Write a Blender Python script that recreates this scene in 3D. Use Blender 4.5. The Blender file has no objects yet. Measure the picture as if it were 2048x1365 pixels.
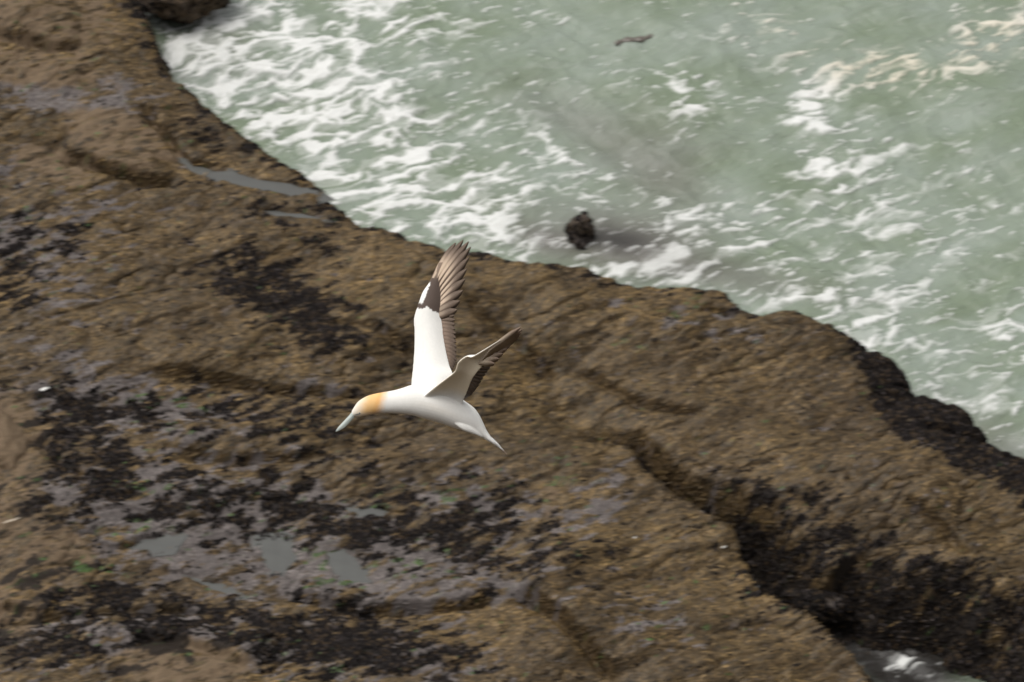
import bpy, bmesh, math
import numpy as np
from mathutils import Vector, Matrix

# ------------------------------------------------------------------ camera, light, exposure
SC = bpy.context.scene
COL = SC.collection
PITCH = math.radians(42.0)
DIST = 70.0
LENS = 200.0
FPX = LENS / 36.0 * 2048.0
CAM = np.array([0.0, -DIST * math.cos(PITCH), 0.8 + DIST * math.sin(PITCH)])
FWD = np.array([0.0, math.cos(PITCH), -math.sin(PITCH)])
UP = np.array([0.0, math.sin(PITCH), math.cos(PITCH)])
BIRD_D = 30.5

cam_d = bpy.data.cameras.new('camera')
cam = bpy.data.objects.new('camera', cam_d)
COL.objects.link(cam)
cam.location = CAM
cam.rotation_euler = (math.pi / 2 - PITCH, 0, 0)
cam_d.lens = LENS
cam_d.sensor_width = 36.0
cam_d.clip_start = 1.0
cam_d.clip_end = 6000.0
cam_d.dof.use_dof = True
cam_d.dof.focus_distance = BIRD_D
cam_d.dof.aperture_fstop = 10
cam_d.dof.aperture_ratio = 0.34   # oval iris
SC.camera = cam

world = bpy.data.worlds.new('World')
SC.world = world
world.use_nodes = True
nt = world.node_tree
nt.nodes.clear()
sky = nt.nodes.new('ShaderNodeTexSky')
sky.sky_type = 'NISHITA'
sky.sun_disc = False
SUN_EL, SUN_AZ = math.radians(70), math.radians(-75)   # azimuth clockwise from +Y: high, a little to the left
sky.sun_elevation = SUN_EL
sky.sun_rotation = SUN_AZ
sky.air_density = 1.0
sky.dust_density = 4.0
hs = nt.nodes.new('ShaderNodeHueSaturation')
hs.inputs['Saturation'].default_value = 0.08
bg = nt.nodes.new('ShaderNodeBackground')
bg.inputs['Strength'].default_value = 0.105
wo = nt.nodes.new('ShaderNodeOutputWorld')
nt.links.new(sky.outputs[0], hs.inputs['Color'])
nt.links.new(hs.outputs[0], bg.inputs['Color'])
nt.links.new(bg.outputs[0], wo.inputs['Surface'])

sun_d = bpy.data.lights.new('sun', 'SUN')
sun_d.energy = 1.15
sun_d.angle = math.radians(40)
sun_d.color = (1.0, 0.95, 0.87)
sun = bpy.data.objects.new('sun', sun_d)
COL.objects.link(sun)
sdir = Vector((math.sin(SUN_AZ) * math.cos(SUN_EL), math.cos(SUN_AZ) * math.cos(SUN_EL), math.sin(SUN_EL)))
sun.rotation_euler = sdir.to_track_quat('Z', 'Y').to_euler()
sun.location = sdir * 80

SC.view_settings.view_transform = 'Standard'
SC.view_settings.look = 'None'
SC.view_settings.gamma = 1.0
SC.view_settings.exposure = 0.62
SC.view_settings.use_curve_mapping = False

# ------------------------------------------------------------------ maths helpers
RNG = np.random.default_rng(7)

def project(x, y, z):
    """world -> pixel of the 2048 x 1365 photograph"""
    dy, dz = y - CAM[1], z - CAM[2]
    cf = dy * FWD[1] + dz * FWD[2]
    cu = dy * UP[1] + dz * UP[2]
    return 1024 + FPX * x / cf, 682.5 - FPX * cu / cf

def ground(px, py, z):
    """where the line of sight through a pixel meets the level z"""
    a, b = (px - 1024) / FPX, (682.5 - py) / FPX
    d = np.array([a, FWD[1] + b * UP[1], FWD[2] + b * UP[2]])
    t = (z - CAM[2]) / d[2]
    return CAM[0] + d[0] * t, CAM[1] + d[1] * t

def smooth(a, b, x):
    t = np.clip((x - a) / (b - a), 0, 1)
    return t * t * (3 - 2 * t)

_G = np.array([(math.cos(k * math.pi / 8), math.sin(k * math.pi / 8)) for k in range(16)], np.float32)

def perlin(x, y, seed=0):
    xi, yi = np.floor(x).astype(np.int64), np.floor(y).astype(np.int64)
    fx, fy = (x - xi).astype(np.float32), (y - yi).astype(np.float32)
    def g(ix, iy):
        h = (ix * 374761393 + iy * 668265263 + seed * 1442695041) & 0xFFFFFFFF
        h = ((h ^ (h >> 13)) * 1274126177) & 0xFFFFFFFF
        return _G[(h ^ (h >> 16)) & 15]
    def dot(ix, iy, ax, ay):
        q = g(ix, iy)
        return q[..., 0] * ax + q[..., 1] * ay
    u, v = fx * fx * fx * (fx * (fx * 6 - 15) + 10), fy * fy * fy * (fy * (fy * 6 - 15) + 10)
    a = dot(xi, yi, fx, fy); b = dot(xi + 1, yi, fx - 1, fy)
    c = dot(xi, yi + 1, fx, fy - 1); d = dot(xi + 1, yi + 1, fx - 1, fy - 1)
    return (a + u * (b - a) + v * (c - a + u * (a - b - c + d))) * 1.5

def fbm(x, y, octs=4, seed=0, gain=0.5, ridged=False):
    r, amp, tot = 0.0, 1.0, 0.0
    for k in range(octs):
        n = perlin(x * 2 ** k + 17.3 * k, y * 2 ** k - 9.1 * k, seed + k)
        if ridged:
            n = 1 - 2 * np.abs(n)
        r = r + n * amp
        tot += amp
        amp *= gain
    return r / tot

# direction in which fronds and foam are combed over the shelf (oblique to the shore)
E1 = np.array([0.88, 0.475]); E1 /= np.linalg.norm(E1)
E2 = np.array([-E1[1], E1[0]])

def comb(x, y):
    return x * E1[0] + y * E1[1], x * E2[0] + y * E2[1]

def polyline(x, y, pts):
    """unsigned distance, signed side (positive to the left of travel) and running parameter 0..1"""
    pts = np.asarray(pts, float)
    seg = np.linalg.norm(np.diff(pts, axis=0), axis=1)
    acc = np.concatenate([[0], np.cumsum(seg)])
    best = np.full(x.shape, 1e9); side = np.zeros(x.shape); par = np.zeros(x.shape)
    for k in range(len(seg)):
        ax, ay = pts[k]; dx, dy = (pts[k + 1] - pts[k]) / seg[k]
        s = np.clip((x - ax) * dx + (y - ay) * dy, 0, seg[k])
        qx, qy = x - ax - s * dx, y - ay - s * dy
        d = np.hypot(qx, qy)
        m = d < best
        best = np.where(m, d, best)
        side = np.where(m, np.sign(dx * qy - dy * qx), side)
        par = np.where(m, (acc[k] + s) / acc[-1], par)
    return best, side, par

def inside(x, y, poly):
    r = np.zeros(x.shape, bool)
    n = len(poly)
    for k in range(n):
        (x0, y0), (x1, y1) = poly[k], poly[(k + 1) % n]
        if y0 == y1:
            continue
        c = (y0 > y) != (y1 > y)
        r ^= c & (x < (x1 - x0) * (y - y0) / (y1 - y0) + x0)
    return r

def ell(u, v, cx, cy, rx, ry, ang=0.0, hard=1.0):
    a = math.radians(ang)
    p, q = (u - cx) * math.cos(a) + (v - cy) * math.sin(a), -(u - cx) * math.sin(a) + (v - cy) * math.cos(a)
    return np.exp(-((p / rx) ** 2 + (q / ry) ** 2) ** hard)

# ------------------------------------------------------------------ object helpers
def tag(o, label=None, cat=None, group=None, kind=None):
    for k, val in (('label', label), ('category', cat), ('group', group), ('kind', kind)):
        if val:
            o[k] = val
    return o

def link(name, me, mat=None, parent=None, smooth_shade=True):
    if mat:
        me.materials.append(mat)
    if smooth_shade:
        me.polygons.foreach_set('use_smooth', np.ones(len(me.polygons), bool))
    o = bpy.data.objects.new(name, me)
    COL.objects.link(o)
    if parent:
        o.parent = parent
    return o

def mesh_np(name, verts, faces, attrs=None, colors=None):
    me = bpy.data.meshes.new(name)
    faces = np.asarray(faces, np.int32)
    nv, nf, k = len(verts), len(faces), faces.shape[1]
    me.vertices.add(nv)
    me.vertices.foreach_set('co', np.asarray(verts, np.float32).ravel())
    me.loops.add(nf * k)
    me.loops.foreach_set('vertex_index', faces.ravel())
    me.polygons.add(nf)
    me.polygons.foreach_set('loop_start', np.arange(nf, dtype=np.int32) * k)
    me.update(calc_edges=True)
    for n, a in (attrs or {}).items():
        at = me.attributes.new(n, 'FLOAT', 'POINT')
        at.data.foreach_set('value', np.asarray(a, np.float32).ravel())
    for n, a in (colors or {}).items():
        at = me.attributes.new(n, 'FLOAT_COLOR', 'POINT')
        a = np.asarray(a, np.float32)
        if a.shape[1] == 3:
            a = np.concatenate([a, np.ones((len(a), 1), np.float32)], 1)
        at.data.foreach_set('color', a.ravel())
    return me

def grid_faces(keep_cell, nx):
    """faces of a row-major grid for the cells kept, and the vertices they use"""
    j, i = np.nonzero(keep_cell)
    a = j * nx + i
    f = np.stack([a, a + 1, a + nx + 1, a + nx], 1)
    used = np.unique(f)
    remap = np.zeros(f.max() + 1, np.int64); remap[used] = np.arange(len(used))
    return remap[f], used

def axis_steps(lo, hi, step, far_lo, far_hi, grow=1.25):
    mid = np.arange(lo, hi + step / 2, step)
    a, s, p = [], step, lo
    while p > far_lo:
        s *= grow; p -= s; a.append(p)
    b, s, p = [], step, mid[-1]
    while p < far_hi:
        s *= grow; p += s; b.append(p)
    return np.concatenate([a[::-1], mid, b])

# ------------------------------------------------------------------ materials
class Mat:
    def __init__(self, name, rough=0.7):
        self.m = bpy.data.materials.new(name)
        self.m.use_nodes = True
        self.t = self.m.node_tree
        self.p = self.t.nodes['Principled BSDF']
        self.p.inputs['Roughness'].default_value = rough
    def n(self, kind, **kw):
        nd = self.t.nodes.new(kind)
        for k, val in kw.items():
            if hasattr(nd, k):
                setattr(nd, k, val)
            else:
                nd.inputs[k].default_value = val
        return nd
    def l(self, a, b):
        self.t.links.new(a, b)
    def attr(self, name):
        return self.n('ShaderNodeAttribute', attribute_name=name)
    def mix(self, fac, a, b, blend='MIX'):
        nd = self.n('ShaderNodeMix', data_type='RGBA', blend_type=blend)
        for sock, val in ((nd.inputs[0], fac), (nd.inputs[6], a), (nd.inputs[7], b)):
            if hasattr(val, 'is_output'):
                self.l(val, sock)
            else:
                sock.default_value = val if not isinstance(val, tuple) or len(val) == 4 else (*val, 1)
        return nd.outputs[2]
    def noise(self, scale, detail=4, rough=0.6, vec=None):
        nd = self.n('ShaderNodeTexNoise')
        nd.inputs['Scale'].default_value = scale
        nd.inputs['Detail'].default_value = detail
        nd.inputs['Roughness'].default_value = rough
        if vec:
            self.l(vec, nd.inputs['Vector'])
        return nd.outputs[0]
    def combed(self, sx=1.0, sy=3.0):
        tc = self.n('ShaderNodeTexCoord')
        mp = self.n('ShaderNodeMapping')
        mp.vector_type = 'TEXTURE'
        mp.inputs['Rotation'].default_value = (0, 0, math.atan2(E1[1], E1[0]))
        mp.inputs['Scale'].default_value = (1 / sx, 1 / sy, 1)
        self.l(tc.outputs['Object'], mp.inputs['Vector'])
        return mp.outputs[0]
    def ramp(self, fac, a, b):
        nd = self.n('ShaderNodeMapRange')
        nd.inputs[1].default_value, nd.inputs[2].default_value = a, b
        self.l(fac, nd.inputs[0])
        return nd.outputs[0]
    def bump(self, h, strength=0.5, dist=0.02):
        nd = self.n('ShaderNodeBump')
        nd.inputs['Strength'].default_value = strength
        nd.inputs['Distance'].default_value = dist
        self.l(h, nd.inputs['Height'])
        self.l(nd.outputs[0], self.p.inputs['Normal'])

def rock_material():
    M = Mat('wet_shore_rock', 0.6)
    cv = M.combed(1.0, 3.0)
    n1 = M.noise(9, 5, 0.65, cv)
    n2 = M.noise(38, 4, 0.65, cv)
    n3 = M.noise(1.6, 4, 0.6)
    grey = M.mix(M.ramp(n1, 0.3, 0.7), (0.080, 0.069, 0.066), (0.165, 0.142, 0.135))
    grey = M.mix(M.ramp(n2, 0.50, 0.72), grey, (0.05, 0.042, 0.04))
    gold = M.mix(M.ramp(n2, 0.3, 0.7), (0.042, 0.027, 0.013), (0.125, 0.080, 0.035))
    gold = M.mix(M.ramp(n3, 0.45, 0.75), gold, (0.085, 0.06, 0.038))
    tan = M.mix(M.ramp(n1, 0.3, 0.7), (0.105, 0.074, 0.046), (0.19, 0.135, 0.086))
    black = M.mix(M.ramp(n2, 0.4, 0.7), (0.006, 0.005, 0.0047), (0.020, 0.0165, 0.015))
    c = M.mix(M.attr('gold').outputs['Fac'], grey, gold)
    c = M.mix(M.attr('tan').outputs['Fac'], c, tan)
    c = M.mix(M.attr('black').outputs['Fac'], c, black)
    c = M.mix(M.attr('green').outputs['Fac'], c, (0.045, 0.085, 0.02))
    M.l(c, M.p.inputs['Base Color'])
    r = M.n('ShaderNodeMapRange')
    r.inputs[3].default_value, r.inputs[4].default_value = 0.45, 0.85
    M.l(n1, r.inputs[0]); M.l(r.outputs[0], M.p.inputs['Roughness'])
    M.p.inputs['Specular IOR Level'].default_value = .16
    M.bump(n2, 0.6, 0.03)
    return M.m

def cover_material(name, rough, amt=0.5, spec=.4):
    M = Mat(name, rough)
    n = M.noise(40, 3, 0.6)
    v = M.n('ShaderNodeHueSaturation')
    M.l(M.attr('tint').outputs['Color'], v.inputs['Color'])
    r = M.n('ShaderNodeMapRange')
    r.inputs[1].default_value, r.inputs[2].default_value = 0.3, 0.7
    r.inputs[3].default_value, r.inputs[4].default_value = 1 - amt, 1 + amt
    M.l(n, r.inputs[0]); M.l(r.outputs[0], v.inputs['Value'])
    M.l(v.outputs[0], M.p.inputs['Base Color'])
    M.p.inputs['Specular IOR Level'].default_value = spec
    return M.m

def sea_material():
    M = Mat('sea_water', 0.2)
    M.p.inputs['IOR'].default_value = 1.33
    cv = M.combed(1.0, 2.6)
    n1 = M.noise(4, 5, 0.6, cv)
    n2 = M.noise(16, 5, 0.7, cv)
    wv = M.noise(0.55, 4, .55, M.combed(1.0, 1.7))
    w = M.mix(M.ramp(wv, 0.36, 0.64), (0.158, 0.196, 0.136), (0.225, 0.262, 0.222))
    w = M.mix(M.attr('silt').outputs['Fac'], w, (0.135, 0.125, 0.115))
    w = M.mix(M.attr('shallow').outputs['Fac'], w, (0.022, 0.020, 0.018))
    fa = M.attr('foam').outputs['Fac']
    # fine breakup of the foam edge
    ad = M.n('ShaderNodeMath', operation='MULTIPLY_ADD')
    M.l(n2, ad.inputs[0]); ad.inputs[1].default_value = 0.4
    M.l(fa, ad.inputs[2])
    f = M.ramp(ad.outputs[0], 0.26, 1.16)
    fc = M.mix(M.attr('cream').outputs['Fac'], (0.63, 0.635, 0.62), (0.60, 0.56, 0.465))
    M.l(M.mix(f, w, fc), M.p.inputs['Base Color'])
    r = M.n('ShaderNodeMapRange')
    r.inputs[3].default_value, r.inputs[4].default_value = 0.16, 0.9
    M.l(f, r.inputs[0]); M.l(r.outputs[0], M.p.inputs['Roughness'])
    hh = M.n('ShaderNodeMath', operation='MULTIPLY_ADD')
    M.l(f, hh.inputs[0]); hh.inputs[1].default_value = 0.35; M.l(n1, hh.inputs[2])
    M.bump(hh.outputs[0], 0.45, 0.10)
    return M.m

def plain(name, rgb, rough=0.6, var=0.25, scale=30):
    M = Mat(name, rough)
    n = M.noise(scale, 4, 0.6)
    a = tuple(c * (1 - var) for c in rgb); b = tuple(min(1, c * (1 + var)) for c in rgb)
    M.l(M.mix(n, a, b), M.p.inputs['Base Color'])
    M.bump(n, 0.2, 0.01)
    return M.m

ROCK = rock_material()
SEA = sea_material()
WEED = cover_material('golden_seaweed', 0.55, 0.45)
MUSSEL = cover_material('black_mussel_shell', 0.6, 0.4, .07)
ALGA = cover_material('green_algae', 0.5, 0.4)

# ------------------------------------------------------------------ terrain shape
SHORE_PX = [(-900, -1500, .8), (-300, -700, .8), (150, -260, .8), (265, -60, .8), (305, 20, .8), (325, 70, .8), (345, 130, .75), (368, 168, .75), (402, 192, .75), (436, 215, .75),
            (462, 243, .75), (502, 267, .75), (540, 302, .75), (580, 327, .75), (620, 362, .75), (660, 397, .75), (708, 427, .75),
            (760, 437, .75), (812, 457, .75), (870, 477, .75), (920, 492, .75), (962, 497, .75), (1010, 503, .75), (1060, 522, .7),
            (1120, 543, .65), (1180, 553, .65), (1240, 563, .7), (1300, 565, .7), (1370, 574, .75), (1390, 565, .8), (1462, 572, .8),
            (1476, 604, .7), (1522, 638, .55), (1582, 650, .35), (1642, 668, .2), (1692, 702, .1), (1732, 736, .05), (1772, 770, .05),
            (1812, 802, .05), (1860, 850, .05), (1920, 900, .05), (1975, 930, .05), (2030, 950, .05), (2120, 990, .05), (2400, 1180, .05), (3300, 1650, .05), (6000, 2500, .05)]
SHORE = [ground(a, b, c) for a, b, c in SHORE_PX]
LAND = SHORE + [(60, -60), (-60, -60), (-60, SHORE[0][1])]

GULLY_PX = [(1110, 835), (1180, 852), (1252, 876), (1290, 930), (1350, 980), (1420, 1018), (1462, 1050), (1490, 1110), (1515, 1165), (1545, 1195), (1620, 1232), (1700, 1300), (1760, 1368), (1850, 1460), (2100, 1650)]
GULLY = [ground(a, b, .95) for a, b in GULLY_PX]

# ledges: (points px, height step, run-out m, notch)
LEDGES = [
    ([(-60, 60), (40, 80), (110, 95), (170, 92)], .16, .5, .06),
    ([(110, 292), (170, 312), (240, 338), (300, 352), (360, 350)], .16, .7, .12),
    ([(285, 200), (320, 250), (370, 300), (400, 332), (450, 345)], .12, .5, .10),
    ([(925, 560), (960, 610), (1040, 660), (1120, 720)], .10, .8, .05),
    ([(1150, 700), (1215, 735), (1290, 780), (1380, 800), (1430, 795)], .10, .4, .07),
    ([(280, 742), (420, 748), (520, 762), (640, 775), (760, 780)], .14, .6, .05),
    ([(340, 905), (450, 925), (560, 918), (650, 915)], .13, .5, .04),
    ([(560, 1190), (680, 1215), (760, 1225), (900, 1222), (1010, 1215)], .15, .5, .08),
    ([(1020, 1190), (1080, 1225), (1130, 1270), (1180, 1320), (1240, 1385)], .22, .6, .10),
    ([(-40, 1278), (120, 1262), (260, 1258), (420, 1235)], .12, .4, .06),
    ([(260, 1330), (350, 1330), (430, 1345), (500, 1380)], .08, .5, .05),
    ([(-30, 1240), (60, 1255), (110, 1262)], .15, .4, .06),
    ([(1560, 960), (1640, 1000), (1700, 1050), (1760, 1110), (1830, 1170)], .04, .35, .02),
    ([(1400, 596), (1440, 602), (1478, 606)], .10, .3, .08),
    ([(1800, 1000), (1880, 1040), (1950, 1110)], .10, .4, .06),
    ([(650, 640), (760, 655), (840, 700)], .07, .4, .05),
    ([(60, 880), (140, 960), (190, 1000)], .10, .4, .06),
]
LEDGES = [([ground(a, b, 1.0) for a, b in pts], h, L, nt_) for pts, h, L, nt_ in LEDGES]
# bulges: px, py, radius px x, radius px y, angle, metres
BULGES = [(80, 50, 130, 40, 10, .22), (250, 270, 120, 50, 22, .12), (60, 140, 160, 30, 8, .10), (1250, 1290, 150, 60, 30, .15),
          (1050, 1300, 130, 60, 20, .12), (330, 1320, 140, 40, 5, .12), (480, 890, 150, 30, -2, .14), (1450, 820, 200, 70, 25, .12),
          (1060, 690, 60, 130, -35, -.20), (1180, 830, 80, 50, 20, -.18), (560, 600, 120, 60, 10, -.06), (1850, 1000, 120, 50, 40, .12)]
# tide pools: polygon px, level
POOLS_PX = [
    ([(362, 330), (400, 330), (432, 340), (470, 346), (520, 360), (548, 362), (580, 366), (612, 375), (632, 388), (600, 396), (560, 390), (525, 383), (480, 374), (440, 362), (400, 350)], 'elongated grey tide pool in a crease of the rock near the surf'),
    ([(650, 1105), (690, 1098), (712, 1118), (738, 1150), (735, 1163), (700, 1164), (672, 1150), (655, 1128)], 'rounded grey green puddle, rightmost of the puddles below the bird'),
    ([(520, 1085), (560, 1078), (586, 1092), (590, 1125), (575, 1145), (545, 1142), (520, 1115)], 'grey green puddle just left of the rounded one, among black mussels'),
    ([(240, 1100), (290, 1078), (335, 1070), (355, 1080), (335, 1100), (285, 1106)], 'slim grey green puddle pointing left, beside the tan outcrop'),
    ([(365, 1150), (420, 1160), (470, 1180), (478, 1188), (430, 1188), (390, 1172)], 'thin trickle shaped puddle lowest on the black mussel bed'),
    ([(705, 1020), (750, 1018), (790, 1024), (770, 1034), (720, 1032)], 'tiny flat puddle near the middle of the mussel bed'),
    ([(500, 418), (560, 422), (620, 430), (650, 436), (600, 440), (540, 432)], 'faint narrow puddle just below the elongated grey pool'),
]

def height(x, y):
    d, side, par = polyline(x, y, SHORE)
    # ragged shoreline
    wob = fbm(x * 1.6, y * 1.6, 3, 31) * 0.14 + fbm(x * 5, y * 5, 3, 37) * 0.07
    ins = inside(x, y, LAND)
    sd = np.where(ins, d, -d) + wob * smooth(0, .2, 0.6 - np.abs(d))
    u0, v0 = project(x, y, 0.9)
    right = smooth(1480, 1700, u0)
    a, b = comb(x, y)
    h0 = 0.78 + 0.055 * np.clip(sd, 0, 9)
    h0 = h0 + 0.22 * fbm(a * .35, b * .55, 3, 3)
    inl = smooth(0.0, 0.8, sd)
    # broken beds: soft terraces
    q = fbm(a * .45 + 3, b * 1.0, 4, 11) * 3.2 + y * .35
    st = q - np.floor(q)
    terr = np.floor(q) + smooth(0.62, 0.98, st)
    h0 = h0 + inl * 0.05 * (terr - q)
    h0 = h0 + inl * (0.07 * fbm(a * .9, b * 1.4, 4, 21, .38) + 0.014 * fbm(a * 5, b * 10, 3, 23))
    crk = fbm(a * .9, b * 1.7, 3, 25)
    h0 = h0 - inl * .05 * np.exp(-(crk / .035) ** 2) * smooth(.0, .3, fbm(x * .5, y * .5, 2, 27))
    fold = fbm(a * .16 + b * .42, b * .16 - a * .05, 2, 29)
    h0 = h0 + inl * .22 * (smooth(-.25, .3, fold) - .5)
    pits = smooth(0.25, 0.6, fbm(a * 3.0, b * 5.5, 3, 41))
    h0 = h0 - inl * 0.015 * pits
    for pts, hh, L, notch in LEDGES:
        dd, s, pr = polyline(x, y, pts)
        t = dd * s
        w = (smooth(0, .12, pr) * smooth(1, .88, pr)) * (dd < 3)
        t = t + 0.04 * fbm(x * 3, y * 3, 2, 51)
        h0 = h0 + w * hh * smooth(-.02, .09, t) * np.exp(-np.clip(t, 0, None) / L)
        h0 = h0 - w * notch * np.exp(-((t + 0.03) / .07) ** 2)
    for cx, cy, rx, ry, an, am in BULGES:
        h0 = h0 + am * ell(u0, v0, cx, cy, rx, ry, an)
    # the gully between the slab and the seaward ridge
    gd, gs, gp_ = polyline(x, y, GULLY)
    t = gd * gs + 0.05 * fbm(x * 2.2, y * 2.2, 3, 61) + 0.02 * fbm(x * 8, y * 8, 2, 62)
    K = [0, .10, .20, .32, .42, .50, .58, .66, 1.0]
    flo = np.interp(gp_, K, [.60, .28, .10, .0, -.05, -.06, -.14, -.16, -.10])
    wf = np.interp(gp_, K, [.05, .13, .20, .26, .34, .52, .98, 1.30, 1.40])
    wr = np.interp(gp_, K, [.30, .30, .36, .55, .80, 1.0, 1.1, 1.3, 1.4])
    prof = smooth(-.02, .06, t) * (1 - smooth(wf, wf + wr, t)) * np.where(gp_ <= 0, 0, 1)
    cliffy = .12 * prof * (1 - prof) * 4 * fbm(x * 2.4, y * 2.4, 4, 65)
    h0 = h0 * (1 - prof) + (flo + .20 * fbm(x * 2, y * 2, 3, 67)) * prof + cliffy * smooth(.15, .4, gp_)
    # seaward edge
    w = 0.22 + right * 0.75
    k = np.clip(sd / w, 0, 1)
    crest = np.sqrt(np.clip(1 - (1 - k) ** 2.2, 0, 1))
    h = np.where(sd > 0, h0 * (0.02 + 0.98 * crest), np.clip(sd * 2.2, -1.5, 0))
    # lumps of the mussel crust on the seaward face
    crust = right * smooth(1.1, .3, sd) * smooth(-.2, .05, sd)
    h = h + crust * (0.10 * np.abs(fbm(x * 2.6, y * 2.6, 3, 71)) + 0.05 * fbm(x * 9, y * 9, 2, 72))
    # unseen cliff under the camera, added to block sky light from behind the shelf
    h = h + 39 * smooth(-42, -52.5, y) + 4 * smooth(-24, -42, y)
    return h, sd, t, gp_, prof

XS = axis_steps(-7.4, 7.6, 0.02, -45, 45, 1.35)
YS = axis_steps(-7.6, 7.6, 0.02, -22, 60, 1.35)
YS = np.concatenate([[-90, -70, -60, -56, -52.5, -51, -49.5, -48, -46, -44, -42, -38, -34], YS[YS > -31]])
X, Y = np.meshgrid(XS, YS)
Z, SD, GT, GP, GPROF = height(X, Y)

# pools are let into the rock: flatten a basin under each
POOLS = []
for poly, label in POOLS_PX:
    c = np.mean(np.array(poly), 0)
    x0, y0 = ground(c[0], c[1], 1.0)
    i, j = np.searchsorted(XS, x0), np.searchsorted(YS, y0)
    for _ in range(3):
        z0 = Z[max(0, j - 8):j + 9, max(0, i - 8):i + 9].mean()
        x0, y0 = ground(c[0], c[1], z0)
        i, j = np.searchsorted(XS, x0), np.searchsorted(YS, y0)
    lev = z0 - 0.02
    P = [ground(a, b, lev) for a, b in poly]
    box = (X > min(p[0] for p in P) - .4) & (X < max(p[0] for p in P) + .4) & (Y > min(p[1] for p in P) - .4) & (Y < max(p[1] for p in P) + .4)
    xx, yy = X[box], Y[box]
    dd, _, _ = polyline(xx, yy, P + [P[0]])
    sd = np.where(inside(xx, yy, P), dd, -dd) + (0.10 if abs(P[0][0] - P[4][0]) < .5 and 'rounded' in label else (0.045 if 'elongated' in label or 'narrow' in label else .08)) * fbm(xx * 4, yy * 4, 4, 81)
    zz = Z[box]
    zb = lev - 0.05 + 0.02 * fbm(xx * 6, yy * 6, 2, 83)
    w = smooth(-.03, .06, sd)
    rim = smooth(-.45, -.02, sd) * (1 - w)
    zz = zz * (1 - rim) + np.clip(zz, lev - .01, lev + np.where(yy < P[0][1] - .12 * (xx - P[0][0]), .025, .10)) * rim
    Z[box] = zz * (1 - w) + zb * w
    POOLS.append((P, lev, label))

U, V = project(X, Y, Z)

# ------------------------------------------------------------------ what grows where (per point of the rock)
A, B = comb(X, Y)
NB = fbm(A * 2.0, B * 4.6, 5, 101, 0.66)
NC = fbm(A * 3.5, B * 8.0, 4, 111, 0.6)
NL = fbm(X * .8, Y * 1.1, 4, 121)

blk = np.zeros_like(X); gry = np.zeros_like(X); tan_ = np.zeros_like(X); grn = np.zeros_like(X)
for c in [(130, 900, 90, 80, 10, 1.0), (170, 810, 120, 40, 10, .8), (560, 830, 170, 50, 5, .75), (520, 560, 120, 55, 15, 1.0), (650, 650, 110, 60, 20, .85), (580, 610, 120, 50, 25, .6),
          (400, 1000, 260, 70, 4, .7), (700, 1040, 230, 70, 8, .75), (980, 1090, 200, 70, 10, .7), (120, 1170, 160, 50, 12, .9),
          (500, 1250, 330, 50, 8, .9), (150, 1290, 260, 45, 0, 1.0), (800, 1290, 160, 60, 25, .7), (640, 1320, 160, 50, 10, .8),
          (720, 910, 120, 40, 10, .45), (40, 520, 90, 70, 0, .6), (120, 470, 100, 40, 10, .5), (20, 600, 60, 40, 0, .7), (380, 60, 90, 60, 60, .5),
          (560, 420, 160, 40, 20, .35), (880, 800, 100, 40, 10, .3), (620, 480, 80, 30, 10, .4), (1000, 980, 90, 50, 10, .5), (330, 820, 120, 40, 10, .5),
          (1640, 1060, 140, 60, 30, .8), (1580, 1150, 110, 70, 20, 1.0), (1900, 1250, 170, 100, 35, 1.1), (1770, 1180, 80, 60, 30, .7), (1990, 1285, 170, 95, 38, 1.6), (1860, 1340, 120, 60, 20, 1.2), (1500, 960, 70, 30, 25, .4),
          (430, 270, 70, 25, 40, .5), (80, 1020, 90, 30, 20, .8), (230, 960, 40, 60, 0, .8)]:
    blk += c[5] * ell(U, V, *c[:5], hard=1.3)
for c in [(250, 820, 240, 60, 5, .9), (400, 1010, 320, 90, 5, 1.0), (560, 1120, 330, 80, 8, 1.0), (110, 190, 120, 40, 8, .9), (230, 210, 80, 40, -30, .6),
          (60, 480, 130, 60, 5, .9), (220, 400, 120, 30, 10, .4), (120, 600, 90, 50, -20, .6), (360, 1280, 420, 80, 4, .8), (980, 1010, 180, 60, 8, .6),
          (900, 1130, 230, 70, 8, .6), (1380, 640, 120, 35, 10, .35), (1180, 1020, 80, 40, 0, .35), (1240, 980, 40, 60, 0, .4), (830, 1330, 160, 40, 10, .6),
          (1300, 1240, 110, 50, 20, .35), (560, 310, 60, 30, 20, .2), (150, 720, 120, 30, 10, .4), (620, 760, 60, 25, 10, .6), (30, 330, 70, 40, 0, .4)]:
    gry += c[5] * ell(U, V, *c[:5], hard=1.3)
for c in [(60, 30, 190, 60, 10, 1.3), (60, 130, 150, 40, 8, 1.0), (240, 275, 120, 50, 22, 1.1), (110, 330, 90, 35, 15, .8), (30, 900, 55, 110, 0, 1.6),
          (70, 1100, 130, 60, 12, 1.4), (20, 1210, 60, 60, 20, 1.3), (400, 1310, 110, 35, 8, 1.1), (360, 1350, 120, 40, 8, 1.0), (420, 20, 80, 60, 0, .5), (1100, 1010, 20, 60, 12, .6)]:
    tan_ += c[5] * ell(U, V, *c[:5], hard=1.5)
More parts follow.
